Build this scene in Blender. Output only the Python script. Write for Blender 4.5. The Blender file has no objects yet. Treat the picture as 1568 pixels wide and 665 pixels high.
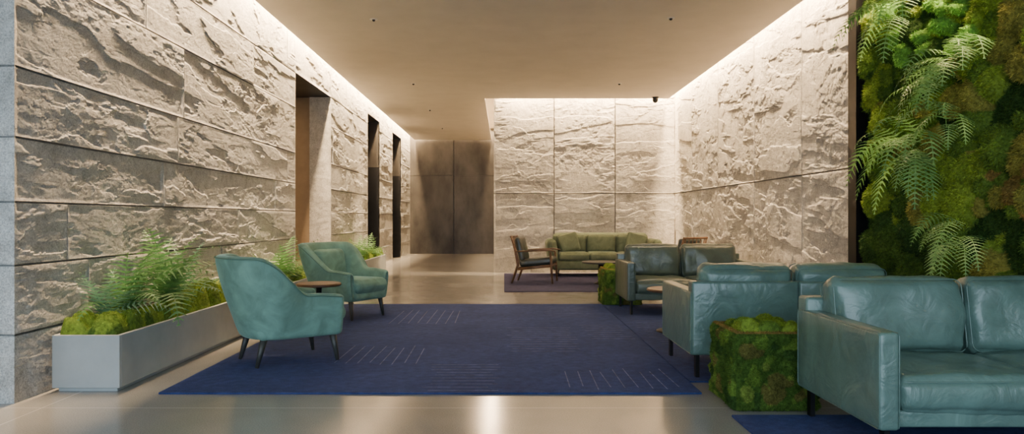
import bpy, bmesh, math, random
import numpy as np
from mathutils import Vector, Matrix
random.seed(7); rng=np.random.default_rng(7)
S=bpy.context.scene
COL=S.collection

# ------------------------------------------------------------ materials
def new_mat(name):
    m=bpy.data.materials.new(name); m.use_nodes=True
    nt=m.node_tree; b=nt.nodes['Principled BSDF']
    return m,nt,b
def N(nt,t,**k):
    n=nt.nodes.new(t)
    for a,v in k.items(): setattr(n,a,v)
    return n
def noise(nt,scale,detail=4,rough=.6,vec=None,dist=0):
    n=N(nt,'ShaderNodeTexNoise'); n.inputs['Scale'].default_value=scale
    n.inputs['Detail'].default_value=detail; n.inputs['Roughness'].default_value=rough
    n.inputs['Distortion'].default_value=dist
    if vec is not None: nt.links.new(vec,n.inputs['Vector'])
    return n
def ramp(nt,fac,stops):
    r=N(nt,'ShaderNodeValToRGB'); nt.links.new(fac,r.inputs[0])
    e=r.color_ramp.elements
    while len(e)<len(stops): e.new(.5)
    for i,(p,c) in enumerate(stops):
        e[i].position=p; e[i].color=(c[0],c[1],c[2],1)
    return r
def mixc(nt,fac,a,b,mode='MIX'):
    m=N(nt,'ShaderNodeMix'); m.data_type='RGBA'; m.blend_type=mode
    for s,v in ((0,fac),(6,a),(7,b)):
        if hasattr(v,'is_linked') or hasattr(v,'links'): nt.links.new(v,m.inputs[s])
        elif s==0: m.inputs[0].default_value=v
        else: m.inputs[s].default_value=(v[0],v[1],v[2],1)
    return m.outputs[2]
def bump(nt,b,h,strength,dist,prev=None):
    n=N(nt,'ShaderNodeBump'); n.inputs['Strength'].default_value=strength
    n.inputs['Distance'].default_value=dist
    nt.links.new(h,n.inputs['Height'])
    if prev is not None: nt.links.new(prev,n.inputs['Normal'])
    nt.links.new(n.outputs[0],b.inputs['Normal']); return n.outputs[0]
def objco(nt,scale=None):
    t=N(nt,'ShaderNodeTexCoord')
    if scale is None: return t.outputs['Object']
    m=N(nt,'ShaderNodeMapping'); m.inputs['Scale'].default_value=scale
    nt.links.new(t.outputs['Object'],m.inputs[0]); return m.outputs[0]

def simple(name,col,rough=.5,metal=0,var=.25,nscale=6,bs=0,bscale=60,bd=.003,sheen=0,stretch=None,spec=None):
    m,nt,b=new_mat(name); co=objco(nt,stretch)
    n=noise(nt,nscale,5,.6,co)
    a=[c*(1-var) for c in col]; c2=[min(1,c*(1+var)) for c in col]
    r=ramp(nt,n.outputs['Fac'],[(.3,a),(.7,c2)])
    nt.links.new(r.outputs[0],b.inputs['Base Color'])
    b.inputs['Roughness'].default_value=rough; b.inputs['Metallic'].default_value=metal
    if spec is not None: b.inputs['Specular IOR Level'].default_value=spec
    if bs:
        n2=noise(nt,bscale,6,.65,co); bump(nt,b,n2.outputs['Fac'],bs,bd)
    return m

def stone_mat(name,tint=(1,1,1)):
    m,nt,b=new_mat(name); co=objco(nt)
    n1=noise(nt,1.6,8,.65,co,.6); n2=noise(nt,80,4,.8,co); n3=noise(nt,10,9,.78,co,.3)
    t=lambda c:[c[i]*tint[i] for i in range(3)]
    r1=ramp(nt,n1.outputs['Fac'],[(.3,t((.38,.37,.345))),(.5,t((.51,.50,.47))),(.72,t((.62,.605,.57)))])
    r3=ramp(nt,n3.outputs['Fac'],[(.34,(.60,.59,.57)),(.5,(.95,.94,.93)),(.66,(1.13,1.13,1.13))])
    c=mixc(nt,.85,r1.outputs[0],r3.outputs[0],'MULTIPLY')
    r2=ramp(nt,n2.outputs['Fac'],[(.34,(.45,.45,.46)),(.5,(1,1,1)),(.66,(1.35,1.35,1.35))])
    c=mixc(nt,.8,c,r2.outputs[0],'MULTIPLY')
    at=N(nt,'ShaderNodeAttribute',attribute_name='Col')   # open joints between blocks are dark mortar
    c=mixc(nt,1.0,c,at.outputs['Color'],'MULTIPLY')
    nt.links.new(c,b.inputs['Base Color']); b.inputs['Roughness'].default_value=.88
    p=bump(nt,b,n3.outputs['Fac'],.5,.020)
    n4=noise(nt,36,9,.88,co); bump(nt,b,n4.outputs['Fac'],.8,.012,p)
    return m

def floor_mat():
    m,nt,b=new_mat('polished_concrete'); co=objco(nt)
    n1=noise(nt,.7,6,.6,co); n2=noise(nt,140,2,.6,co); n3=noise(nt,3,6,.7,co)
    r=ramp(nt,n1.outputs['Fac'],[(.3,(.28,.272,.252)),(.7,(.375,.362,.335))])
    r2=ramp(nt,n2.outputs['Fac'],[(.35,(.72,.72,.72)),(.6,(1.08,1.08,1.08)),(.75,(1.4,1.35,1.25))])
    c=mixc(nt,.7,r.outputs[0],r2.outputs[0],'MULTIPLY')
    sp=N(nt,'ShaderNodeSeparateXYZ'); nt.links.new(co,sp.inputs[0])
    def line(out,off,per):
        a=N(nt,'ShaderNodeMath',operation='ADD'); nt.links.new(out,a.inputs[0]); a.inputs[1].default_value=off+100*per
        w=N(nt,'ShaderNodeMath',operation='MODULO'); nt.links.new(a.outputs[0],w.inputs[0]); w.inputs[1].default_value=per
        l=N(nt,'ShaderNodeMath',operation='LESS_THAN'); nt.links.new(w.outputs[0],l.inputs[0]); l.inputs[1].default_value=.009
        return l.outputs[0]
    l1=line(sp.outputs[1],-4.68,3.0); l2=line(sp.outputs[0],2.45+.6,6.2)
    mx=N(nt,'ShaderNodeMath',operation='MAXIMUM'); nt.links.new(l1,mx.inputs[0]); nt.links.new(l2,mx.inputs[1])
    c=mixc(nt,mx.outputs[0],c,(.50,.49,.46))
    nt.links.new(c,b.inputs['Base Color'])
    rr=N(nt,'ShaderNodeMapRange'); nt.links.new(n3.outputs['Fac'],rr.inputs[0])
    rr.inputs[3].default_value=.11; rr.inputs[4].default_value=.25
    nt.links.new(rr.outputs[0],b.inputs['Roughness'])
    b.inputs['Specular IOR Level'].default_value=.6
    bump(nt,b,n3.outputs['Fac'],.08,.01)
    return m

def rug_mat(name,c1,c2):
    m,nt,b=new_mat(name); co=objco(nt)
    n=noise(nt,1.1,6,.65,co,.5); n2=noise(nt,200,2,.5,co); n3=noise(nt,14,5,.7,co)
    r=ramp(nt,n.outputs['Fac'],[(.32,c1),(.68,c2)])
    r3=ramp(nt,n3.outputs['Fac'],[(.3,(.6,.6,.63)),(.7,(1.35,1.35,1.35))])
    c=mixc(nt,.9,r.outputs[0],r3.outputs[0],'MULTIPLY')
    r2=ramp(nt,n2.outputs['Fac'],[(.3,(.5,.5,.5)),(.7,(1.4,1.4,1.4))])
    c=mixc(nt,.7,c,r2.outputs[0],'MULTIPLY')
    nt.links.new(c,b.inputs['Base Color']); b.inputs['Roughness'].default_value=.95
    b.inputs['Specular IOR Level'].default_value=.1
    b.inputs['Sheen Weight'].default_value=.08; b.inputs['Sheen Tint'].default_value=(.4,.5,.9,1)
    bump(nt,b,n2.outputs['Fac'],.6,.006)
    return m

def moss_mat():
    m,nt,b=new_mat('moss'); co=objco(nt)
    at=N(nt,'ShaderNodeAttribute',attribute_name='Col')
    n=noise(nt,40,4,.7,co); n0=noise(nt,6,4,.6,co)
    r=ramp(nt,n.outputs['Fac'],[(.3,(.45,.45,.4)),(.7,(1.35,1.35,1.2))])
    r0=ramp(nt,n0.outputs['Fac'],[(.3,(.65,.7,.65)),(.7,(1.25,1.2,1.1))])
    c=mixc(nt,.9,at.outputs['Color'],r.outputs[0],'MULTIPLY'); c=mixc(nt,.9,c,r0.outputs[0],'MULTIPLY')
    nt.links.new(c,b.inputs['Base Color']); b.inputs['Roughness'].default_value=.9
    b.inputs['Specular IOR Level'].default_value=.15
    n4=noise(nt,120,4,.8,co); bump(nt,b,n4.outputs['Fac'],.8,.012)
    return m
def leaf_mat(name,ca,cb):
    m,nt,b=new_mat(name); co=objco(nt)
    n=noise(nt,5,3,.6,co); r=ramp(nt,n.outputs['Fac'],[(.3,ca),(.7,cb)])
    nt.links.new(r.outputs[0],b.inputs['Base Color']); b.inputs['Roughness'].default_value=.45
    tr=N(nt,'ShaderNodeBsdfTranslucent'); nt.links.new(r.outputs[0],tr.inputs[0])
    mx=N(nt,'ShaderNodeMixShader'); mx.inputs[0].default_value=.3
    nt.links.new(b.outputs[0],mx.inputs[1]); nt.links.new(tr.outputs[0],mx.inputs[2])
    nt.links.new(mx.outputs[0],nt.nodes['Material Output'].inputs[0])
    return m
def leather_mat(name,c):
    m,nt,b=new_mat(name); co=objco(nt)
    n=noise(nt,3.2,6,.65,co,.8)
    r=ramp(nt,n.outputs['Fac'],[(.28,[x*.72 for x in c]),(.72,[x*1.3 for x in c])])
    nt.links.new(r.outputs[0],b.inputs['Base Color'])
    rr=N(nt,'ShaderNodeMapRange'); nt.links.new(n.outputs['Fac'],rr.inputs[0])
    rr.inputs[3].default_value=.24; rr.inputs[4].default_value=.38
    nt.links.new(rr.outputs[0],b.inputs['Roughness'])
    b.inputs['Specular IOR Level'].default_value=.75
    v=N(nt,'ShaderNodeTexVoronoi'); v.inputs['Scale'].default_value=220; nt.links.new(co,v.inputs['Vector'])
    p=bump(nt,b,v.outputs['Distance'],.15,.002)
    n2=noise(nt,5,3,.55,co,1.4); bump(nt,b,n2.outputs['Fac'],.38,.028,p)
    return m
def velvet_mat(name,c,sh=.6,tint=(.6,.9,.82)):
    m,nt,b=new_mat(name); co=objco(nt)
    n=noise(nt,5,5,.6,co,1.0); n2=noise(nt,300,2,.6,co)
    r=ramp(nt,n.outputs['Fac'],[(.3,[x*.75 for x in c]),(.7,[x*1.28 for x in c])])
    nt.links.new(r.outputs[0],b.inputs['Base Color']); b.inputs['Roughness'].default_value=.75
    b.inputs['Sheen Weight'].default_value=sh; b.inputs['Sheen Roughness'].default_value=.3
    b.inputs['Sheen Tint'].default_value=(*tint,1)
    b.inputs['Specular IOR Level'].default_value=.2
    bump(nt,b,n2.outputs['Fac'],.2,.002)
    return m

M_stoneL=stone_mat('split_face_granite'); M_stoneB=stone_mat('split_face_limestone',(1.04,1.0,.94))
M_stoneE=stone_mat('granite_daylight_tint',(1.35,1.38,1.42))  # paler, bluer copy of the granite: daylight on the entrance face painted into colour
M_ceil=simple('ceiling_plaster',(.60,.55,.475),.85,var=.05,nscale=2,bs=.1,bscale=90)
M_tan=simple('tan_plaster',(.34,.25,.16),.8,var=.1)
M_bronze=simple('patinated_bronze',(.060,.054,.046),.40,.5,var=.55,nscale=1.8,stretch=(1,1,.5))
M_black=simple('black_metal',(.012,.012,.013),.4,.6,var=.2)
M_conc=simple('cast_concrete',(.36,.385,.385),.75,var=.10,nscale=3,bs=.25,bscale=40)
M_floor=floor_mat()
M_rug=rug_mat('rug_blue_wool',(.020,.035,.115),(.036,.058,.172))
M_rug2=rug_mat('rug_plum_wool',(.035,.034,.07),(.055,.052,.10))
M_rugline=simple('rug_line_yarn',(.11,.13,.25),.95,var=.7,nscale=14)
M_moss=moss_mat()
M_fern=leaf_mat('fern_leaf',(.060,.17,.05),(.14,.31,.09))
M_fern2=leaf_mat('fern_leaf_wall',(.12,.28,.07),(.25,.46,.15))
M_fern3=leaf_mat('fern_leaf_blue',(.07,.18,.11),(.14,.29,.17))
M_leather=leather_mat('sage_leather',(.108,.188,.162))
M_leather2=leather_mat('olive_leather',(.085,.110,.080))
M_darkleather=leather_mat('dark_leather',(.035,.045,.04))
M_velvet=velvet_mat('sage_velvet',(.160,.290,.235),.5)
M_velvet2=velvet_mat('olive_velvet',(.150,.180,.110),.2,(.8,.85,.7))
M_wood=simple('walnut',(.13,.065,.032),.4,var=.4,nscale=9,stretch=(1,1,6))
M_darkwood=simple('dark_stained_wood',(.04,.04,.036),.45,var=.3,nscale=8)
M_white=simple('white_trim',(.7,.68,.64),.5,var=.03)
M_piping=simple('piping_teal',(.08,.17,.13),.6,var=.1)

# ------------------------------------------------------------ mesh helpers
def obj(name,verts,faces,mat,smooth=True,parent=None,loc=None,rot=None):
    me=bpy.data.meshes.new(name)
    me.from_pydata([tuple(v) for v in verts],[],[tuple(f) for f in faces]); me.update()
    if mat: me.materials.append(mat)
    if smooth: me.polygons.foreach_set('use_smooth',[True]*len(me.polygons))
    o=bpy.data.objects.new(name,me); COL.objects.link(o)
    if parent: o.parent=parent
    if loc: o.location=loc
    if rot is not None: o.rotation_euler=rot
    return o
def empty(name,loc=(0,0,0),rz=0):
    e=bpy.data.objects.new(name,None); COL.objects.link(e); e.location=loc; e.rotation_euler=(0,0,rz)
    e.empty_display_size=.1; return e
class MB:
    def __init__(s): s.v=[]; s.f=[]
    def add(s,v,f):
        n=len(s.v); s.v.extend([tuple(p) for p in v]); s.f.extend([tuple(i+n for i in q) for q in f])
    def box(s,x0,x1,y0,y1,z0,z1):
        s.add([(x0,y0,z0),(x1,y0,z0),(x1,y1,z0),(x0,y1,z0),(x0,y0,z1),(x1,y0,z1),(x1,y1,z1),(x0,y1,z1)],
              [(0,3,2,1),(4,5,6,7),(0,1,5,4),(1,2,6,5),(2,3,7,6),(3,0,4,7)])
    def tube(s,pts,rad,seg=10,caps=True,sq=None):
        pts=[Vector(p) for p in pts]
        if not hasattr(rad,'__len__'): rad=[rad]*len(pts)
        vs=[];fs=[]
        for i,p in enumerate(pts):
            t=(pts[min(i+1,len(pts)-1)]-pts[max(i-1,0)]).normalized()
            r=Vector((0,0,1)) if abs(t.z)<.9 else Vector((1,0,0))
            a=t.cross(r).normalized(); b=a.cross(t).normalized()
            for k in range(seg):
                an=2*math.pi*(k+.5)/seg
                ca,sa=math.cos(an),math.sin(an)
                if sq: ca=math.copysign(abs(ca)**.4,ca)*sq[0]; sa=math.copysign(abs(sa)**.4,sa)*sq[1]
                vs.append(p+a*(ca*rad[i])+b*(sa*rad[i]))
        for i in range(len(pts)-1):
            for k in range(seg):
                k2=(k+1)%seg
                fs.append((i*seg+k,i*seg+k2,(i+1)*seg+k2,(i+1)*seg+k))
        if caps:
            fs.append(tuple(range(seg))[::-1]); fs.append(tuple(range((len(pts)-1)*seg,len(pts)*seg)))
        s.add(vs,fs)
    def lathe(s,prof,c,seg=40):
        vs=[];fs=[]
        for r,z in prof:
            for k in range(seg):
                a=2*math.pi*k/seg; vs.append((c[0]+r*math.cos(a),c[1]+r*math.sin(a),c[2]+z))
        for i in range(len(prof)-1):
            for k in range(seg):
                k2=(k+1)%seg; fs.append((i*seg+k,i*seg+k2,(i+1)*seg+k2,(i+1)*seg+k))
        fs.append(tuple(range(seg))[::-1]); fs.append(tuple(range((len(prof)-1)*seg,len(prof)*seg)))
        s.add(vs,fs)
    def make(s,name,mat,smooth=True,parent=None,**k): return obj(name,s.v,s.f,mat,smooth,parent,**k)

T=rng.random((64,64,64))
def vn(x,y,z):
    xi=np.floor(x).astype(int);yi=np.floor(y).astype(int);zi=np.floor(z).astype(int)
    fx=x-xi;fy=y-yi;fz=z-zi
    fx=fx*fx*(3-2*fx);fy=fy*fy*(3-2*fy);fz=fz*fz*(3-2*fz)
    g=lambda a,b,c:T[(xi+a)%64,(yi+b)%64,(zi+c)%64]
    x00=g(0,0,0)*(1-fx)+g(1,0,0)*fx; x10=g(0,1,0)*(1-fx)+g(1,1,0)*fx
    x01=g(0,0,1)*(1-fx)+g(1,0,1)*fx; x11=g(0,1,1)*(1-fx)+g(1,1,1)*fx
    return (x00*(1-fy)+x10*fy)*(1-fz)+(x01*(1-fy)+x11*fy)*fz
def fbm(x,y,z,o=4,g=.5):
    s=0;a=1;t=0
    for i in range(o):
        s=s+a*vn(x*2**i+i*17.1,y*2**i+i*5.3,z+i*3.1); t+=a; a*=g
    return s/t
def sstep(a,b,x):
    t=np.clip((x-a)/(b-a),0,1); return t*t*(3-2*t)
def facet(u,v,w,sx,sy,seed):
    U=u/sx+.45*(fbm(u/sx*2.5,v/sy*2.5,w*0+seed,4,.6)-.5)+w*7.3; V=v/sy+.45*(fbm(u/sx*2.5,v/sy*2.5,w*0+seed+4,4,.6)-.5)+w*3.1
    xi=np.floor(U).astype(int); yi=np.floor(V).astype(int)
    best=np.full(u.shape,9.); val=np.zeros(u.shape)
    for dx in (-1,0,1):
        for dy in (-1,0,1):
            cx=xi+dx; cy=yi+dy
            g=lambda k:T[cx%64,cy%64,(seed*5+k)%64]
            ddx=U-(cx+g(0)); ddy=V-(cy+g(1)); d=ddx**2+ddy**2
            m=d<best; best=np.where(m,d,best)
            val=np.where(m,(g(2)-.5)*ddx*1.8+(g(3)-.5)*ddy*2.0+(g(4)-.5)*.6,val)
    return val
def stone_h(u,v,w,kind=0):
    rz=.25+.85*sstep(.42,.64,fbm(u*.8,v*1.2,w+50,3))
    if kind==0:
        uu=u*.45; vv=v*2.0+.10*u
        low=fbm(u*.5,v*.9,w,3)-.5
        s=fbm(uu*1.3+1.2*low,vv*1.1,w+9,6,.52)
        q=s*5; fr=q-np.floor(q); terr=(np.floor(q)+sstep(.90,1.0,fr))/5
        h=.018*low+.052*(terr-.5)
        h+=rz*(.009*facet(u,v,w,.60,.18,3)+.0035*facet(u,v,w,.17,.06,5))
        m=sstep(.57,.61,fbm(u*1.1,v*2.8,w+20,5,.6))
        h+=m*.018*(fbm(u*9,v*16,w+30,5,.65)-.68)
        h+=(.4+.6*rz)*.008*(fbm(u*16,v*26,w+40,4,.7)-.5)
    else:
        low=fbm(u*.7,v*.7,w,3)-.5
        a=u*.55+v*.15; b=v*1.4-u*.15
        s=fbm(a*.9+low*.7,b*1.5,w+9,6,.54)
        q=s*5; fr=q-np.floor(q); terr=(np.floor(q)+sstep(.85,1.0,fr))/5
        h=.032*low+.042*(terr-.5)
        h+=rz*(.010*facet(u,v,w,.46,.30,7)+.004*facet(u,v,w,.14,.09,9))
        h+=(.4+.6*rz)*.009*(fbm(u*12,v*14,w+30,5,.7)-.5)
        m=sstep(.57,.61,fbm(u*1.3,v*1.1,w+20,5,.6))
        h+=m*.026*(fbm(u*9,v*11,w+31,5,.65)-.66)
    return np.clip(h,-.05,.05)
def lines(a,b,step,joints,g):
    L=list(np.linspace(a,b,max(2,int((b-a)/step)+1)))
    for j in joints:
        if a<j<b: 
            L=[x for x in L if abs(x-j)>g+.006]; L+= [j-g-.004,j-g,j,j+g,j+g+.004]
    return np.array(sorted(L))
def stone_grid(mb,a0,a1,b0,b1,step,fn,nrm,hj,vj,kind=0,seed=0,taper=(1,1,1,1),amp=1,tw=.05,g=.004,jc=.4):
    A=lines(a0,a1,step,[j[0] for j in vj],g); B=lines(b0,b1,step,hj,g)
    a,b=np.meshgrid(A,B,indexing='ij')
    course=np.searchsorted(np.array(sorted(hj)),b) if hj else np.zeros(a.shape,int)
    blk=np.zeros(a.shape)
    for j in vj: blk+= ((a>j[0])&(b>=j[1])&(b<=j[2]))*1.0
    w=seed+course*3.37+blk*5.71
    h=stone_h(a,b,w,kind)*amp
    dj=np.full(a.shape,9.)
    for j in hj: dj=np.minimum(dj,np.abs(b-j))
    for j in vj: dj=np.where((b>=j[1])&(b<=j[2]),np.minimum(dj,np.abs(a-j[0])),dj)
    pil=sstep(.0,.035,dj); h=h*(.3+.7*pil)
    jm=dj<=g+.0005
    h=np.where(jm,np.minimum(h,0)-.02,h)
    tp=np.ones(a.shape)
    for k,d in enumerate((a-a0,a1-a,b-b0,b1-b)):
        if taper[k]: tp=np.minimum(tp,sstep(0,tw,d))
    h*=tp
    base=fn(a,b)
    V=np.stack([base[i]+nrm[i]*h for i in range(3)],-1).reshape(-1,3)
    na,nb=a.shape
    I=np.arange(na*nb).reshape(na,nb)
    F=np.stack([I[:-1,:-1],I[1:,:-1],I[1:,1:],I[:-1,1:]],-1).reshape(-1,4)
    n=sum(len(x) for x in mb['v']); mb['v'].append(V); mb['f'].append(F+n)
    mb.setdefault('c',[]).append(np.repeat(np.where(jm,jc,1.0).reshape(-1,1),3,axis=1))
def np_obj(name,mb,mat,smooth=True,colors=None):
    if colors is None: colors=mb.get('c')
    V=np.concatenate(mb['v']); me=bpy.data.meshes.new(name)
    fl=mb['f']; 
    loops=np.concatenate([f.reshape(-1) for f in fl]); tot=np.concatenate([np.full(len(f),f.shape[1]) for f in fl])
    me.vertices.add(len(V)); me.vertices.foreach_set('co',V.astype(np.float32).ravel())
    me.loops.add(len(loops)); me.loops.foreach_set('vertex_index',loops.astype(np.int32))
    me.polygons.add(len(tot)); st=np.concatenate([[0],np.cumsum(tot)[:-1]])
    me.polygons.foreach_set('loop_start',st.astype(np.int32)); me.polygons.foreach_set('loop_total',tot.astype(np.int32))
    me.polygons.foreach_set('use_smooth',np.full(len(tot),smooth))
    me.update(calc_edges=True); me.validate()
    if colors is not None:
        C=np.concatenate(colors); C=np.concatenate([C,np.ones((len(C),1))],1)
        at=me.color_attributes.new('Col','FLOAT_COLOR','POINT'); at.data.foreach_set('color',C.astype(np.float32).ravel())
    me.materials.append(mat)
    o=bpy.data.objects.new(name,me); COL.objects.link(o); return o

# ------------------------------------------------------------ room
XL,XR,YB,YE,HC,HT=-3.30,3.93,16.4,24.9,3.98,4.4
HJ=[.46,.93,1.36,1.80,2.28,3.0,3.55]
def vjL():
    r=random.Random(3); out=[]
    zz=[0]+HJ+[HT]
    for i in range(len(zz)-1):
        y=5.0+r.random()*2.5
        while y<24.5: out.append((y,zz[i],zz[i+1])); y+=2.2+r.random()*2
    return out
VJ=vjL()
fL=lambda a,b:(np.full(a.shape,XL),a,b)
def segL(name,parts):
    mb={'v':[],'f':[]}
    for y0,y1,z0,z1,step in parts:
        stone_grid(mb,y0,y1,z0,z1,step,fL,(1,0,0),[h for h in HJ if z0<h<z1],[v for v in VJ if y0<v[0]<y1],0,2,g=.0045)
    np_obj(name,mb,M_stoneL,False)
segL('wall_left',[(4.79,11.24,0,HT,.010)])
segL('wall_left_lintel',[(11.24,13.54,3.56,HT,.03)])
segL('wall_left_hall',[(13.54,17.2,0,HT,.02),(17.2,18.8,3.8,HT,.04),(18.8,21.0,0,HT,.035),(21.0,22.7,3.8,HT,.04),(22.7,YE,0,HT,.04)])
mb={'v':[],'f':[]}
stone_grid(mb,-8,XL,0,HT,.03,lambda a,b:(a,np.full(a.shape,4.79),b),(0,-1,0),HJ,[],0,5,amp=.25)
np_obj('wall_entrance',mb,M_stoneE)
mb={'v':[],'f':[]}
stone_grid(mb,-3.71,XL,0,3.56,.025,lambda a,b:(a,np.full(a.shape,13.54),b),(0,-1,0),[],[],0,8,amp=.9)
np_obj('wall_jamb',mb,M_stoneL)
HB=[1.82]
mb={'v':[],'f':[]}
stone_grid(mb,-.24,XR,0,HT,.013,lambda a,b:(a,np.full(a.shape,YB),b),(0,-1,0),HB,[(1.15,0,HT),(2.56,0,HT)],1,3,taper=(1,0,0,0),g=.008,jc=.25)
np_obj('wall_back',mb,M_stoneB,False)
mb={'v':[],'f':[]}
stone_grid(mb,YB,YE,0,HT,.05,lambda a,b:(np.full(a.shape,-.24),a,b),(-1,0,0),HB,[(18.5,0,HT),(20.6,0,HT)],1,7)
np_obj('wall_hall_right',mb,M_stoneB)
mb={'v':[],'f':[]}
stone_grid(mb,7.88,YB,0,HT,.013,lambda a,b:(np.full(a.shape,XR),a,b),(-1,0,0),HB,[(9.4,0,HT),(11.2,0,HT),(13.1,0,HT),(14.9,0,HT)],1,11,taper=(1,0,0,0),g=.007,jc=.25)
np_obj('wall_right',mb,M_stoneB,False)
def box(name,x0,x1,y0,y1,z0,z1,mat,parent=None):
    m=MB(); m.box(x0,x1,y0,y1,z0,z1); return m.make(name,mat,False,parent)
box('floor',-8.3,4.4,-9,25.3,-.2,0,M_floor)
box('wall_outer_right',4.05,4.25,-2.5,25.3,0,HT,M_tan)
box('wall_outer_left',-8.3,-8.1,-2.5,25.3,0,HT,M_tan)
box('ceiling_slab',-8.3,4.25,-2.5,25.3,HT,HT+.15,M_ceil)
c=MB(); c.box(-3.12,3.745,-2.5,16.20,HC,HC+.04); c.box(-3.12,-.44,16.20,24.72,HC,HC+.04); c.box(-8.1,-3.12,-2.5,4.6,HC,HC+.04)
c.make('ceiling',M_ceil,False)
w=MB()
for x0,x1 in ((-3.3,-1.78),(-1.76,-.24)):
    w.box(x0,x1,YE,YE+.06,0,2.735); w.box(x0,x1,YE,YE+.06,2.75,HT)
w.make('wall_far_bronze_panels',M_bronze,False)
box('wall_far',-8.1,4.05,YE+.065,YE+.3,0,HT,M_black)
p=MB(); p.box(-6.6,-3.71,13.6,13.7,0,3.56); p.box(-6.7,-6.6,11.1,13.7,0,3.56); p.box(-6.6,-3.45,11.14,11.24,0,3.56)
p.make('wall_passage',M_tan,False)
p=MB(); p.box(-6.7,-3.32,11.1,13.75,3.57,3.65); p.make('ceiling_passage',M_bronze,False)
for i,(y0,y1) in enumerate(((17.2,18.8),(21.0,22.7))):
    e=empty('elevator_door' if i==0 else 'elevator_door.001',((XL-.32),(y0+y1)/2,0))
    hy=(y1-y0)/2
    m=MB(); m.box(-.03,0,-hy,-.006,0,2.6); m.box(-.03,0,.006,hy,0,2.6); m.make('door_leaves',M_black,False,e)
    m=MB(); m.box(-.03,0,-hy,hy,2.62,3.8); m.box(0,.30,hy-.03,hy,2.6,3.8); m.box(0,.30,-hy,-hy+.03,2.6,3.8); m.box(-.03,.30,-hy,hy,3.8,3.84); m.make('upper_panel',M_bronze,False,e)
    m=MB(); m.box(0,.30,hy-.03,hy,0,2.6); m.box(0,.30,-hy,-hy+.03,0,2.6); m.make('jamb_lining',M_black,False,e)
t=MB(); t.box(3.81,4.05,7.70,7.88,0,HT); t.make('trim_moss_wall',M_black,False)
t=MB()
for x in (-8.0,-5.6,-3.2,-.8,1.6,4.0): t.box(x-.03,x+.03,-2.5,-2.38,0,HC)
t.make('window_mullions',M_black,False)

# ------------------------------------------------------------ rugs
def rug(name,x0,x1,y0,y1,mat,groups):
    e=empty(name)
    m=MB(); m.box(x0,x1,y0,y1,.001,.014); m.make('rug_pile',mat,False,e)
    m=MB(); r=random.Random(5)
    for gx0,gx1,gy0,gy1,d,sp in groups:
        if d=='y':
            x=gx0
            while x<=gx1:
                a=gy0+r.random()*.12; b=gy1-r.random()*.15; k=(r.random()-.5)*.03
                m.add([(x-.004,a,.0148),(x+.004,a,.0148),(x+.004+k,b,.0148),(x-.004+k,b,.0148)],[(0,1,2,3)]); x+=sp
        else:
            y=gy0
            while y<=gy1:
                a=gx0+r.random()*.08; b=gx1-r.random()*.1
                m.add([(a,y-.005,.0148),(b,y-.005,.0148),(b,y+.005,.0148),(a,y+.005,.0148)],[(0,1,2,3)]); y+=sp
    if groups: m.make('rug_lines',M_rugline,False,e)
rug('blue_rug',-2.45,1.40,5.04,10.26,M_rug,[(.48,1.28,5.12,5.85,'y',.10),(-.62,-.02,5.1,6.0,'x',.10),(-1.45,-.70,6.0,6.9,'y',.10),
  (0,.75,6.6,8.1,'x',.13),(-1.35,-.5,8.3,9.6,'y',.11),(.85,1.36,7.3,8.3,'x',.13),(.5,1.3,8.9,10.0,'x',.16)])
rug('blue_rug.001',1.41,3.7,5.40,10.26,M_rug,[(1.5,2.4,7.0,8.6,'x',.13)])
rug('blue_rug.002',1.43,3.7,2.3,4.47,M_rug,[])
rug('plum_rug',0.0,3.3,12.06,16.0,M_rug2,[])

# ------------------------------------------------------------ soft boxes
def softbox(mb,x0,x1,y0,y1,z0,z1,r=.03,puff=(0,0,0),cuts=11,mat4=None,wr=0):
    bm=bmesh.new(); bmesh.ops.create_cube(bm,size=2)
    bmesh.ops.subdivide_edges(bm,edges=bm.edges[:],cuts=cuts,use_grid_fill=True)
    c=Vector(((x0+x1)/2,(y0+y1)/2,(z0+z1)/2)); hd=Vector(((x1-x0)/2,(y1-y0)/2,(z1-z0)/2))
    r=min(r,min(hd)*.98); vs=[]
    for v in bm.verts:
        u=v.co.copy(); p=Vector();q=Vector()
        for i in range(3):
            a=abs(u[i]); s=1 if u[i]>0 else -1
            p[i]=s*((a/.5)*(hd[i]-r) if a<=.5 else hd[i]-r+(a-.5)/.5*r)
            q[i]=max(-(hd[i]-r),min(hd[i]-r,p[i]))
        d=p-q; L=d.length
        if L>1e-9: p=q+d*(r/L)
        for i in range(3):
            if abs(u[i])>.999 and puff[i]:
                j,k=[(1,2),(0,2),(0,1)][i]
                p[i]+=math.copysign(puff[i]*(1-u[j]**2)*(1-u[k]**2),u[i])
        p=p+c
        if wr:
            n=(fbm(np.array([p.x*6.]),np.array([p.y*6.]),np.array([p.z*6.]),3)[0]-.5)*wr
            p+= (d.normalized() if L>1e-9 else Vector())*n
        if mat4 is not None: p=mat4@p
        vs.append(p)
    bm.verts.index_update()
    mb.add(vs,[[v.index for v in f.verts] for f in bm.faces]); bm.free()
def rectloop(mb,x0,x1,z0,z1,y,r=.04,rad=.004,mat4=None,axis='y'):
    pts=[]
    for cx,cz,a0 in ((x1-r,z1-r,0),(x0+r,z1-r,90),(x0+r,z0+r,180),(x1-r,z0+r,270)):
        for k in range(5):
            a=math.radians(a0+k*22.5); A=cx+r*math.cos(a);B=cz+r*math.sin(a)
            pts.append(Vector((A,y,B)) if axis=='y' else (Vector((A,B,y)) if axis=='z' else Vector((y,A,B))))
    pts.append(pts[0]); 
    if mat4 is not None: pts=[mat4@p for p in pts]
    mb.tube(pts,rad,6,False)

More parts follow.
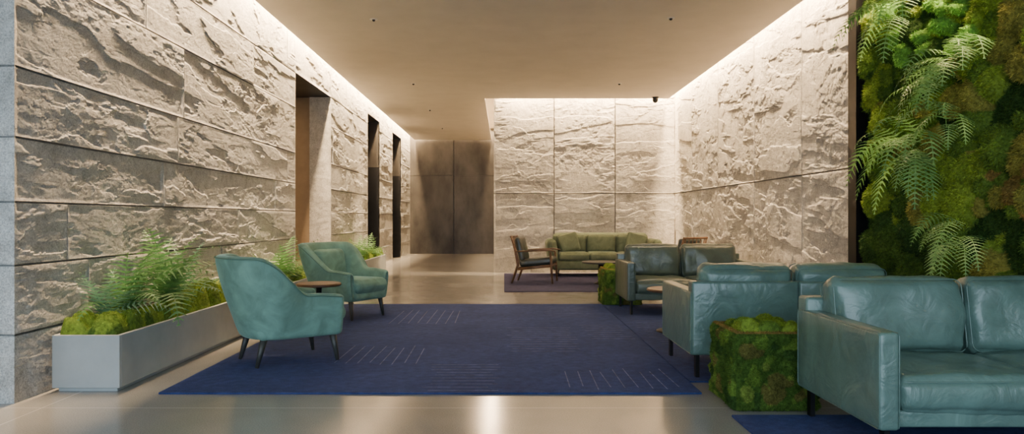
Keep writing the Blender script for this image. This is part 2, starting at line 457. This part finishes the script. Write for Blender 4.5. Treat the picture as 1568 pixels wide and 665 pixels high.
def leather_sofa(name,loc,W,rz,mat,D=1.0):
    e=empty(name,loc,rz); hw=W/2; hd=D/2; at=.10; zb=.19
    m=MB()
    softbox(m,-hw,-hw+at,-hd,hd-.01,zb,.68,.018,(.004,0,0)); m.make('arm_left',mat,True,e)
    m=MB(); softbox(m,hw-at,hw,-hd,hd-.01,zb,.68,.018,(.004,0,0)); m.make('arm_right',mat,True,e)
    m=MB(); softbox(m,-hw+.005,0,hd-.13,hd,zb,.76,.02,(0,.006,0)); softbox(m,0,hw-.005,hd-.13,hd,zb,.76,.02,(0,.006,0)); m.make('back_frame',mat,True,e)
    m=MB(); softbox(m,-hw+at,hw-at,-hd+.03,hd-.12,zb+.01,.285,.012); m.make('seat_rail',mat,True,e)
    inner=W-2*at; cw=inner/2
    for i in range(2):
        x0=-hw+at+i*cw+.004; x1=x0+cw-.008
        m=MB(); softbox(m,x0,x1,-hd+.0,hd-.26,.275,.445,.05,(.0,.014,.030),wr=.04,cuts=19); m.make('seat_cushion_%d'%(i+1),mat,True,e)
        T4=Matrix.Translation((0,hd-.23,.42))@Matrix.Rotation(math.radians(-9),4,'X')@Matrix.Translation((0,-(hd-.23),-.42))
        y0,y1=hd-.33,hd-.13
        b=MB(); softbox(b,x0,x1,y0,y1,.43,.885,.06,(.0,.045,.016),mat4=T4,wr=.055,cuts=19); b.make('back_cushion_%d'%(i+1),mat,True,e)
        m=MB(); rectloop(m,x0+.012,x1-.012,-hd+.012,hd-.272,.43,.05,.0035,axis='z'); 
        rectloop(m,x0+.012,x1-.012,.442,.873,y0+.014,.05,.0035,T4)
        rectloop(m,x0+.012,x1-.012,.442,.873,y1-.014,.05,.0035,T4)
        m.make('cushion_piping_%d'%(i+1),mat,True,e)
    m=MB()
    for sx in (-hw,hw):
        rectloop(m,-hd+.006,hd-.016,zb+.006,.674,sx,.02,.003,axis='x')
        s=1 if sx<0 else -1; rectloop(m,-hd+.006,hd-.016,zb+.006,.674,sx+s*at,.02,.003,axis='x')
    m.tube([(0,hd+.004,zb+.02),(0,hd+.006,.74)],.003,6)
    m.make('seam_piping',mat,True,e)
    m=MB()
    for sx in (-1,1):
        x=sx*(hw-.06)
        for y in (-hd+.07,hd-.07): m.box(x-.014,x+.014,y-.025,y+.025,0.012,zb+.01)
        m.box(x-.014,x+.014,-hd+.07,hd-.07,zb-.022,zb+.005)
    m.make('metal_legs',M_black,False,e)
    return e
leather_sofa('leather_sofa',(1.86+.90,4.02,0.003),1.80,0,M_leather)
leather_sofa('leather_sofa.001',(1.44+.83,5.97,0.003),1.66,math.pi,M_leather)
leather_sofa('leather_sofa.002',(1.57+.86,9.55,0.003),1.72,0,M_leather2)

# ------------------------------------------------------------ velvet armchairs (face local +X)
def armchair(name,loc,rz):
    e=empty(name,loc,rz)
    n=57; zb=.235
    def plan(t):
        a=abs(t); s=1 if t>0 else -1
        if a>.55: return Vector((-.08+(a-.55)/.45*.42,s*.335,0))
        g=a/.55*math.pi/2
        return Vector((-.08-.30*math.cos(g)**.85,s*.335*math.sin(g)**.8,0))
    ts=[-1+2*i/(n-1) for i in range(n)]
    pl=[plan(t) for t in ts]
    def ring(i,sc=1,sh=0):
        t=ts[i]; p=pl[i]; tg=(pl[min(i+1,n-1)]-pl[max(i-1,0)]).normalized()
        nr=Vector((tg.y,-tg.x,0))
        if nr.dot(p-Vector((.1,0,0)))<0: nr=-nr
        b=float(sstep(0,1,np.array((.70-abs(t))/.40)))
        zt=.615+.325*b-.02*max(0,abs(t)-.8)/.2
        h=.052+.012*b
        lean=.14*b+.015
        prof=[(0,zb),(h*.8,zb+.005),(h,zb+.03)]
        for k in (.25,.5,.75): prof.append((h+.014*math.sin(k*math.pi),zb+.03+(zt-.05-zb-.03)*k))
        prof+=[(h,zt-.045),(h*.75,zt-.012),(0,zt),(-h*.75,zt-.012),(-h,zt-.045)]
        for k in (.75,.5,.25): prof.append((-h,zb+.03+(zt-.05-zb-.03)*k))
        prof+=[(-h,zb+.03),(-h*.8,zb+.005)]
        zc=(zb+zt)/2; out=[]
        for o,z in prof:
            zn=(z-zb)/.7; off=o*sc+lean*zn**1.3-.05*(1-min(1,zn*1.6))
            q=p+nr*off; q.z=zc+(z-zc)*(1-(1-sc)*.25); q+=Vector((sh,0,0)); out.append(q)
        return out
    R=[ring(0,.45,.035),ring(0,.85,.022)]+[ring(i) for i in range(n)]+[ring(n-1,.85,.022),ring(n-1,.45,.035)]
    k=len(R[0]); vs=[q for r in R for q in r]; fs=[]
    for i in range(len(R)-1):
        for j in range(k):
            j2=(j+1)%k; fs.append((i*k+j,i*k+j2,(i+1)*k+j2,(i+1)*k+j))
    fs.append(tuple(range(k))); fs.append(tuple(range((len(R)-1)*k,len(R)*k))[::-1])
    o=obj('curved_shell',vs,fs,M_velvet,True,e); s=o.modifiers.new('s','SUBSURF'); s.levels=1; s.render_levels=1
    m=MB(); pts=[(r[6]+r[7])/2+(r[6]-r[12])*.02 for r in R[2:-2]]; m.tube(pts,.005,6); 
    m.make('piping',M_piping,True,e)
    m=MB(); softbox(m,-.34,.385,-.30,.30,zb,.36,.05,(.01,0,0)); m.make('seat_base',M_velvet,True,e)
    m=MB(); softbox(m,-.30,.43,-.285,.285,.345,.485,.055,(.012,.0,.025),wr=.01); m.make('seat_cushion',M_velvet,True,e)
    T4=Matrix.Translation((-.25,0,.45))@Matrix.Rotation(math.radians(-10),4,'Y')@Matrix.Translation((.25,0,-.45))
    m=MB(); softbox(m,-.33,-.20,-.25,.25,.44,.86,.06,(.03,0,0),mat4=T4); m.make('back_cushion',M_velvet,True,e)
    m=MB()
    for x,y,dx in ((.30,.27,.04),(.30,-.27,.04),(-.27,.22,-.07),(-.27,-.22,-.07)):
        m.tube([(x,y,.27),(x+dx,y+math.copysign(.02,y),.012)],[.034,.015],12)
    m.make('legs',M_darkwood,True,e)
armchair('velvet_armchair',(-1.90,6.24,.003),math.radians(36))
armchair('velvet_armchair.001',(-1.98,8.97,.003),math.radians(-30))

def round_table(name,x,y,r,z,base,rb,mat=M_wood,z0=.0):
    e=empty(name,(x,y,z0))
    m=MB(); m.lathe([(r-.012,z-.032),(r,z-.022),(r,z-.008),(r-.006,z)],(0,0,0),48); m.make('table_top',mat,False,e)
    m=MB(); m.lathe([(rb,0),(rb,.012),(rb*.9,.02),(base,.05),(base,z-.06),(base*1.6,z-.032)],(0,0,0),32); m.make('pedestal',M_black,True,e)
round_table('side_table',-2.02,7.75,.24,.53,.03,.16,z0=.015)
round_table('side_table.001',1.86,7.75,.30,.47,.03,.20,z0=.015)
round_table('side_table.002',3.40,11.1,.26,.62,.03,.16,M_darkwood)
round_table('coffee_table',1.86,13.4,.40,.42,.09,.17,M_darkwood,z0=.015)

def velvet_sofa(name,loc,W,D):
    e=empty(name,loc); hw=W/2; hd=D/2
    m=MB(); softbox(m,-hw+.05,hw-.05,-hd+.04,hd,.14,.36,.05,(0,.01,0)); m.make('base',M_velvet2,True,e)
    m=MB(); softbox(m,-hw+.1,hw-.1,hd-.25,hd,.3,.90,.09,(0,.03,.02)); m.make('back',M_velvet2,True,e)
    for i in range(3):
        w=(W-.36)/3; x=-hw+.18+i*w
        m=MB(); softbox(m,x,x+w-.006,-hd,hd-.22,.34,.50,.05,(0,.01,.025)); m.make('seat_cushion_%d'%(i+1),M_velvet2,True,e)
        m=MB(); softbox(m,x,x+w-.006,hd-.38,hd-.2,.48,.88,.07,(0,.04,.01)); m.make('back_cushion_%d'%(i+1),M_velvet2,True,e)
    for s in (-1,1):
        T4=Matrix.Translation((s*(hw-.1),0,.2))@Matrix.Rotation(math.radians(9*s),4,'Y')@Matrix.Translation((-s*(hw-.1),0,-.2))
        m=MB(); a,b=sorted((s*hw-s*.02,s*(hw-.2))); softbox(m,a,b,-hd+.02,hd-.02,.15,.80,.085,(.02,.02,0),mat4=T4); m.make('arm_%d'%(s+2),M_velvet2,True,e)
        T5=Matrix.Translation((s*(hw-.42),-.05,.70))@Matrix.Rotation(math.radians(14*s),4,'Y')@Matrix.Rotation(math.radians(-18),4,'X')
        m=MB(); softbox(m,-.22,.22,-.05,.05,-.21,.21,.05,(0,.055,0),mat4=T5); m.make('throw_pillow_%d'%(s+2),M_velvet2,True,e)
    m=MB()
    for x in (-hw+.18,hw-.18):
        for y in (-hd+.12,hd-.1): m.tube([(x,y,.16),(x,y,.0)],[.025,.015],8)
    m.make('legs',M_darkwood,True,e)
velvet_sofa('velvet_sofa',(2.12,15.4,.015),2.3,.95)

def lounge(name,loc,rz):
    e=empty(name,loc,rz); m=MB()
    for s in (-1,1):
        y=s*.32
        m.tube([(.36,y,.0),(.34,y,.30),(.32,y,.60)],[.018,.025,.02],10)
        m.tube([(-.42,y,.0),(-.30,y,.34),(-.34,y*.97,.58),(-.44,y*.95,.90)],[.018,.027,.025,.016],10)
        m.tube([(.36,y,.34),(-.30,y,.27)],.02,8,sq=(.7,1.3))
        m.tube([(.42,y*1.04,.615),(.30,y*1.04,.635),(0,y*1.04,.62),(-.36,y*1.0,.60)],[.022,.032,.03,.02],10,sq=(1.3,.55))
    m.tube([(.34,-.32,.33),(.34,.32,.33)],.018,8); m.tube([(-.30,-.32,.28),(-.30,.32,.28)],.018,8)
    m.tube([(-.44,-.31,.88),(-.44,.31,.88)],.02,8)
    for i in range(6):
        t=i/5; y=-.25+.5*t; m.tube([(-.33,y,.34),(-.43,y,.88)],.009,6)
    m.make('wooden_frame',M_wood,True,e)
    T4=Matrix.Translation((0,0,.36))@Matrix.Rotation(math.radians(-6),4,'Y')
    m=MB(); softbox(m,-.28,.37,-.29,.29,-.02,.10,.045,(0,0,.015),mat4=T4); m.make('seat_cushion',M_darkleather,True,e)
    T4=Matrix.Translation((-.24,0,.42))@Matrix.Rotation(math.radians(-13),4,'Y')
    m=MB(); softbox(m,-.03,.06,-.28,.28,.0,.46,.04,(.02,0,0),mat4=T4); m.make('back_cushion',M_darkleather,True,e)
lounge('wooden_lounge_chair',(.62,13.75,.016),math.radians(-12))
lounge('wooden_lounge_chair.001',(3.15,13.0,.016),math.radians(125))

# ------------------------------------------------------------ planters, moss, ferns
def planter(name,x0,x1,y0,y1,z):
    e=empty(name); m=MB(); 
    m.box(x0+.03,x1-.03,y0+.03,y1-.03,.0,.03)
    t=.03
    m.box(x0,x1,y0,y0+t,.03,z); m.box(x0,x1,y1-t,y1,.03,z); m.box(x0,x0+t,y0+t,y1-t,.03,z); m.box(x1-t,x1,y0+t,y1-t,.03,z); m.box(x0+t,x1-t,y0+t,y1-t,.03,z-.08)
    o=m.make('concrete_trough',M_conc,False,e); b=o.modifiers.new('b','BEVEL'); b.width=.003
    return e
planter('planter_box',-3.245,-2.76,5.10,11.05,.41)
planter('planter_box.001',-3.245,-2.76,13.8,16.6,.41)
G1=(.070,.135,.025);G2=(.130,.22,.036);G3=(.24,.335,.050);G4=(.30,.28,.065);G5=(.27,.18,.055);G6=(.042,.09,.021)
class Moss:
    def __init__(s): s.v=[];s.f=[];s.c=[];s.n=0
    def addg(s,P,C):
        na,nb=P.shape[:2]; I=np.arange(na*nb).reshape(na,nb)
        s.v.append(P.reshape(-1,3)); s.c.append(C.reshape(-1,3))
        s.f.append(np.stack([I[:-1,:-1],I[1:,:-1],I[1:,1:],I[:-1,1:]],-1).reshape(-1,4)+s.n); s.n+=na*nb
    def patch(s,o,u,v,nrm,lu,lv,step,bumps,base=0,edge=.03,fuzz=0,fl=.02,noise_amp=.015,basecol=G1,bend=(0,0,0),rough=30):
        o=np.array(o,float);u=np.array(u,float);v=np.array(v,float);nrm=np.array(nrm,float)
        A=np.linspace(0,lu,int(lu/step)+2);B=np.linspace(0,lv,int(lv/step)+2)
        a,b=np.meshgrid(A,B,indexing='ij')
        H=np.full(a.shape,float(base)); C=np.tile(np.array(basecol),a.shape+(1,))
        wa=a+.07*(fbm(a*6,b*6,a*0+1.,3)-.5); wb=b+.07*(fbm(a*6,b*6,a*0+5.,3)-.5)
        for (ca,cb,r,hh,col) in bumps:
            d2=(wa-ca)**2+(wb-cb)**2; k=np.sqrt(np.maximum(0,1-d2/r**2))*hh+base
            msk=k>H+1e-4; H=np.where(msk,k,H); C[msk]=col
        H+=noise_amp*2*(fbm(a*rough*.4,b*rough*.4,a*0+2.,4,.6)-.5)
        e=np.minimum(np.minimum(a,lu-a),np.minimum(b,lv-b)); H*=sstep(-.001,edge,e)
        P=o+a[...,None]*u+b[...,None]*v+H[...,None]*nrm
        s.addg(P,C)
        if fuzz:
            cell=rng.integers(0,[a.shape[0]-1,a.shape[1]-1],size=(fuzz,2)); i,j=cell[:,0],cell[:,1]
            fa=rng.random(fuzz)[:,None];fb=rng.random(fuzz)[:,None]
            p=P[i,j]*(1-fa)*(1-fb)+P[i+1,j]*fa*(1-fb)+P[i,j+1]*(1-fa)*fb+P[i+1,j+1]*fa*fb
            n=np.cross(P[i+1,j]-P[i,j],P[i,j+1]-P[i,j]); n/=np.linalg.norm(n,axis=1)[:,None]+1e-9
            n*=np.sign((n@nrm))[:,None]+1e-6
            d=n+rng.normal(0,.55,(fuzz,3))+np.array(bend); d/=np.linalg.norm(d,axis=1)[:,None]
            t=np.cross(d,rng.normal(0,1,(fuzz,3))); t/=np.linalg.norm(t,axis=1)[:,None]+1e-9
            L=fl*(.5+rng.random((fuzz,1)))
            w=L*.16
            V=np.stack([p-t*w-d*L*.2,p+t*w-d*L*.2,p+d*L],1).reshape(-1,3)
            cc=C[i,j]*(.7+1.1*rng.random((fuzz,1)))
            CC=np.repeat(cc,3,axis=0); 
            s.v.append(V); s.c.append(CC); s.f.append(np.arange(fuzz*3).reshape(-1,3)+s.n); s.n+=fuzz*3
    def make(s,name): return np_obj(name,{'v':s.v,'f':s.f},M_moss,True,s.c)
def rb(n,lu,lv,r0,r1,hf,cols,seed):
    r=random.Random(seed); out=[]
    for i in range(n):
        R=r0+(r1-r0)*r.random()**1.5
        out.append((r.uniform(0,lu),r.uniform(0,lv),R,R*hf*(.7+.5*r.random()),r.choice(cols)))
    return out
mo=Moss()
bl=rb(130,.44,5.9,.07,.15,.85,[G2,G2,G3,G1,G3],3)+[(.10,.16,.12,.17,G3),(.31,.13,.12,.17,G3),(.37,.32,.12,.16,G2),(.18,.42,.13,.18,G3),(.36,.55,.11,.15,G3),(.37,.8,.11,.16,G2),(.36,1.05,.12,.17,G3),(.34,1.5,.16,.25,G3),(.33,1.8,.16,.27,G2),(.35,1.3,.12,.2,G3),(.33,2.1,.15,.24,G3),(.34,2.4,.15,.24,G2)]
mo.patch((-3.225,5.12,.34),(1,0,0),(0,1,0),(0,0,1),.445,5.9,.012,bl,.05,.04,60000,.013,basecol=G2,noise_amp=.012)
mo.make('moss_bed')
mo=Moss()
mo.patch((-3.225,13.82,.34),(1,0,0),(0,1,0),(0,0,1),.445,2.76,.025,rb(60,.44,2.7,.07,.17,.95,[G2,G3,G1],4),.05,.04,6000,.02,basecol=G2)
mo.make('moss_bed.001')
def moss_cube(name,x,y,w,h,fz,seed,step=.008):
    mo=Moss(); cols=[G1,G1,G6,G2,G2,(.15,.14,.04),(.18,.25,.05)]
    def sb(k): return rb(60,w,h,.02,.07,.28,cols,seed+k)
    for k,(o,u,n) in enumerate((((x,y,0),(1,0,0),(0,-1,0)),((x,y,0),(0,1,0),(-1,0,0)),((x+w,y,0),(0,1,0),(1,0,0)),((x,y+w,0),(1,0,0),(0,1,0)))):
        mo.patch((o[0],o[1],.004),u,(0,0,1),n,w,h-.004,step,sb(k),.012,.02,fz,.011,noise_amp=.03,basecol=G1,bend=(0,0,-.3),rough=55)
    for (o,u,v,lu,lv) in (((x,y,h),(1,0,0),(0,1,0),w,.04),((x,y+w-.04,h),(1,0,0),(0,1,0),w,.04),((x,y,h),(1,0,0),(0,1,0),.04,w),((x+w-.04,y,h),(1,0,0),(0,1,0),.04,w)):
        mo.patch(o,u,v,(0,0,1),lu,lv,step,[],.006,.008,fz//20,.01,noise_amp=.006,basecol=G5)
    mo.patch((x+.035,y+.035,h-.03),(1,0,0),(0,1,0),(0,0,1),w-.07,w-.07,step,rb(34,w-.07,w-.07,.045,.09,1.0,[G3,G2,G3],seed+9),.02,.03,fz,.010,noise_amp=.008,basecol=G2)
    mo.make(name)
moss_cube('moss_cube_planter',1.50,4.60,.52,.50,16000,20)
moss_cube('moss_cube_planter.001',1.43,10.14,.52,.52,2500,40,.02)
mo=Moss(); LU=4.6; LV=4.1; B=[]; r=random.Random(12)
for i in range(800):
    a=r.uniform(0,LU); b=r.uniform(0,LV); R=.05+.16*r.random()**1.8
    f=float(fbm(np.array([a*1.1]),np.array([b*1.1]),np.array([3.3]),3)[0])
    f+=.10*(b/LV-.5)
    if a>1.9 and b>1.2 and b<2.6 and r.random()<.65: col=r.choice([G4,G5,G4,G2])
    elif f<.44: col=r.choice([G6,G1,G1])
    elif f<.53: col=r.choice([G1,G2,G2,G3])
    elif f<.60: col=r.choice([G2,G3,G2,G4])
    else: col=r.choice([G3,G4,G2,G3])
    B.append((a,b,R,R*.72,col))
for (a,b) in ((.75,3.05),(.62,3.22),(1.35,3.2),(1.5,2.95),(1.42,3.4),(1.62,3.1),(1.25,2.85),(1.3,3.55),(.9,2.9),(1.75,2.75)):
    for k in range(3): B.append((a+r.uniform(-.1,.1),b+r.uniform(-.12,.12),.08,.19,(.20,.43,.075)))
mo.patch((3.96,7.70,0),(0,-1,0),(0,0,1),(-1,0,0),LU,LV,.014,B,.02,.05,200000,.026,noise_amp=.04,basecol=G6,bend=(0,0,-.4),rough=24)
mo.make('moss_wall')

def fern(name,fronds,mat,np_=24,k=5,width=.30,seed=0,g=.09,fill=.62,xmin=None):
    r=random.Random(seed); V=[];F=[]
    Z=Vector((0,0,1))
    for (p,d,L) in fronds:
        p=Vector(p); d=Vector(d).normalized(); s=L/np_; path=[p.copy()]; ds=[d.copy()]
        for i in range(np_):
            p=p+d*s; d=(d+Vector((0,0,-g*(.5+1.2*i/np_)))).normalized(); path.append(p.copy()); ds.append(d.copy())
        h=Vector((ds[0].x,ds[0].y,0)); 
        if h.length<.05: h=Vector((r.uniform(-1,1),r.uniform(-1,1),0))
        h.normalize(); side=h.cross(Z).normalized()
        tw=r.uniform(-.35,.35)
        for i in range(np_):
            a,b=path[i],path[i+1]; w=side*.003; n=len(V); V+= [a-w,a+w,b+w,b-w]; F.append((n,n+1,n+2,n+3))
        for i in range(2,np_+1):
            t=i/np_; pl=L*width*(math.sin(math.pi*min(1,(t*.92+.05))**.75)**.9)*(1-.25*t)
            d=ds[i]; up=side.cross(d).normalized(); W0=s*fill*.5*(1-.3*t)
            for sg in (-1,1):
                ax=(side*sg*.9+d*.38+up*(.10+tw*sg)-Z*.08+Vector((r.uniform(-.05,.05),r.uniform(-.05,.05),r.uniform(-.05,.05)))).normalized()
                pd=ax.cross(up).normalized()
                n=len(V); q=path[i]
                for j in range(2*k+1):
                    u=j/(2*k); c=q+ax*(pl*u)-Z*(pl*.20*u*u)
                    ww=W0*(1.15-u*.95)*(1.0 if j%2 else .52)
                    V+=[c+pd*ww+ax*(pl*.03*(j%2)),c-Z*ww*.15,c-pd*ww+ax*(pl*.03*(j%2))]
                for j in range(2*k):
                    o=n+3*j; F.append((o,o+1,o+4,o+3)); F.append((o+1,o+2,o+5,o+4))
    if xmin is not None:   # leaves touching the stone bend along it
        V=[Vector((max(v[0],xmin),v[1],v[2])) for v in V]
    return obj(name,V,F,mat,False)
def tuft(cx,cy,cz,n,L0,L1,seed,e0=25,e1=80):
    r=random.Random(seed); out=[]
    for i in range(n):
        a=2*math.pi*i/n*2.4+r.uniform(-.3,.3); e=math.radians(r.uniform(e0,e1))
        d=(math.cos(a)*math.cos(e),math.sin(a)*math.cos(e),math.sin(e))
        L=r.uniform(L0,L1)
        if d[0]<-.2: L*=.5; d=(d[0]*.4,d[1],d[2]+.3)
        out.append(((cx+r.uniform(-.03,.03),cy+r.uniform(-.03,.03),cz),d,L))
    return out
fern('potted_fern',tuft(-3.02,5.66,.48,19,.5,.88,1,30,82)+tuft(-2.98,6.2,.48,21,.55,.95,2,30,82),M_fern,15,4,.27,1,.125,.60,-3.245)
fern('potted_fern.001',tuft(-3.06,5.42,.48,9,.32,.6,3,30,80)+tuft(-3.02,6.65,.48,12,.38,.66,4,35,80),M_fern3,14,4,.28,2,.10,.60,-3.245)
fern('potted_fern.002',tuft(-3.0,9.6,.42,20,.45,.85,5)+tuft(-3.0,8.9,.42,10,.3,.5,15),M_fern,14,3,.3,3,xmin=-3.245)
fern('potted_fern.003',tuft(-3.0,14.6,.42,18,.4,.65,6)+tuft(-3.0,15.6,.42,14,.35,.6,7),M_fern,12,3,.3,4,xmin=-3.245)
def wfern(y,z,n,L0,L1,seed):
    r=random.Random(seed); out=[]
    for i in range(n):
        a=r.uniform(-1.35,1.35); e=r.uniform(-.3,.9)
        d=(-math.cos(a)*math.cos(e)*.85,math.sin(a)*math.cos(e),math.sin(e))
        out.append(((3.80,y+r.uniform(-.08,.08),z+r.uniform(-.10,.10)),d,r.uniform(L0,L1)))
    return out
def wy(px): return 3.70*1100/(px-780)
def wz(py,y): return 1.25+(338-py)*y/1100
def wf(name,spots,mat,seed):
    L=[]
    for i,(px,py,n,a,b) in enumerate(spots):
        y=wy(px); L+=wfern(y,wz(py,y),n,a,b,seed+i)
    fern(name,L,mat,15,4,.26,seed,.17,.52)
wf('wall_fern',[(1372,20,13,.45,.8)],M_fern2,30)
wf('wall_fern.001',[(1462,105,16,.45,.75),(1425,130,6,.4,.6)],M_fern2,41)
wf('wall_fern.002',[(1400,230,17,.5,.85),(1450,185,8,.4,.6)],M_fern2,52)
wf('wall_fern.003',[(1470,360,14,.35,.6)],M_fern2,63)

# ------------------------------------------------------------ ceiling fittings
def downlight(i,x,y):
    e=empty('downlight' if i==0 else 'downlight.%03d'%i,(x,y,HC))
    m=MB(); m.lathe([(.05,-.006),(.055,-.003),(.055,0)],(0,0,0),24); m.make('trim_ring',M_white,True,e)
    m=MB(); m.lathe([(.012,-.03),(.022,-.02),(.022,-.004)],(0,0,0),16); m.make('lamp_head',M_black,True,e)
    l=bpy.data.lights.new('spot','SPOT'); l.energy=120 if y<16 else 40; l.color=(1,.80,.58); l.spot_size=math.radians(115); l.spot_blend=1; l.shadow_soft_size=.06
    o=bpy.data.objects.new('spot',l); COL.objects.link(o); o.parent=e; o.location=(0,0,-.05)
for i,(x,y) in enumerate(((-1.79,9.75),(2.27,9.69),(-1.84,14.4),(2.33,14.4),(-1.87,17.9),(-1.87,21.5))): downlight(i,x,y)
e=empty('security_camera',(3.40,16.0,HC)); m=MB(); m.lathe([(.02,-.13),(.05,-.11),(.065,-.07),(.065,-.03),(.075,0)],(0,0,0),24); m.make('dome',M_black,True,e)

# ------------------------------------------------------------ lights
def area(name,loc,sx,sy,power,col=(1,.69,.39),rot=(0,0,0)):
    l=bpy.data.lights.new(name,'AREA'); l.shape='RECTANGLE'; l.size=sx; l.size_y=sy; l.energy=power; l.color=col
    o=bpy.data.objects.new(name,l); COL.objects.link(o); o.location=loc; o.rotation_euler=rot; return o
area('cove_light_left',(XL+.145,14.85,4.33),.06,20.0,3200)
area('cove_light_right',(XR-.15,10.5,4.33),.06,11.7,2000)
area('cove_light_back',(1.85,YB-.15,4.33),4.0,.06,780)
area('cove_light_hall',(-.24-.15,20.6,4.33),.06,8.2,520)
area('cove_light_end',(-1.8,YE-.12,4.33),2.7,.05,60)
area('passage_light',(-5,12.4,3.5),1.0,.5,24)
W=bpy.data.worlds.new('daylight'); S.world=W; W.use_nodes=True
bg=W.node_tree.nodes['Background']; bg.inputs[0].default_value=(.67,.84,1.0,1); bg.inputs[1].default_value=4.8
pl=area('window_daylight_portal',(-2.1,-2.45,2.0),12.0,4.0,1,(1,1,1),(math.radians(90),0,0)); pl.data.cycles.is_portal=True

# ------------------------------------------------------------ camera
cam=bpy.data.cameras.new('camera'); co=bpy.data.objects.new('camera',cam); COL.objects.link(co)
co.location=(0,0,1.25); co.rotation_euler=(math.radians(90),0,0)
cam.sensor_width=36; cam.lens=1100/1584*36; cam.shift_x=12/1584; cam.shift_y=2/1584
cam.clip_end=200
S.camera=co
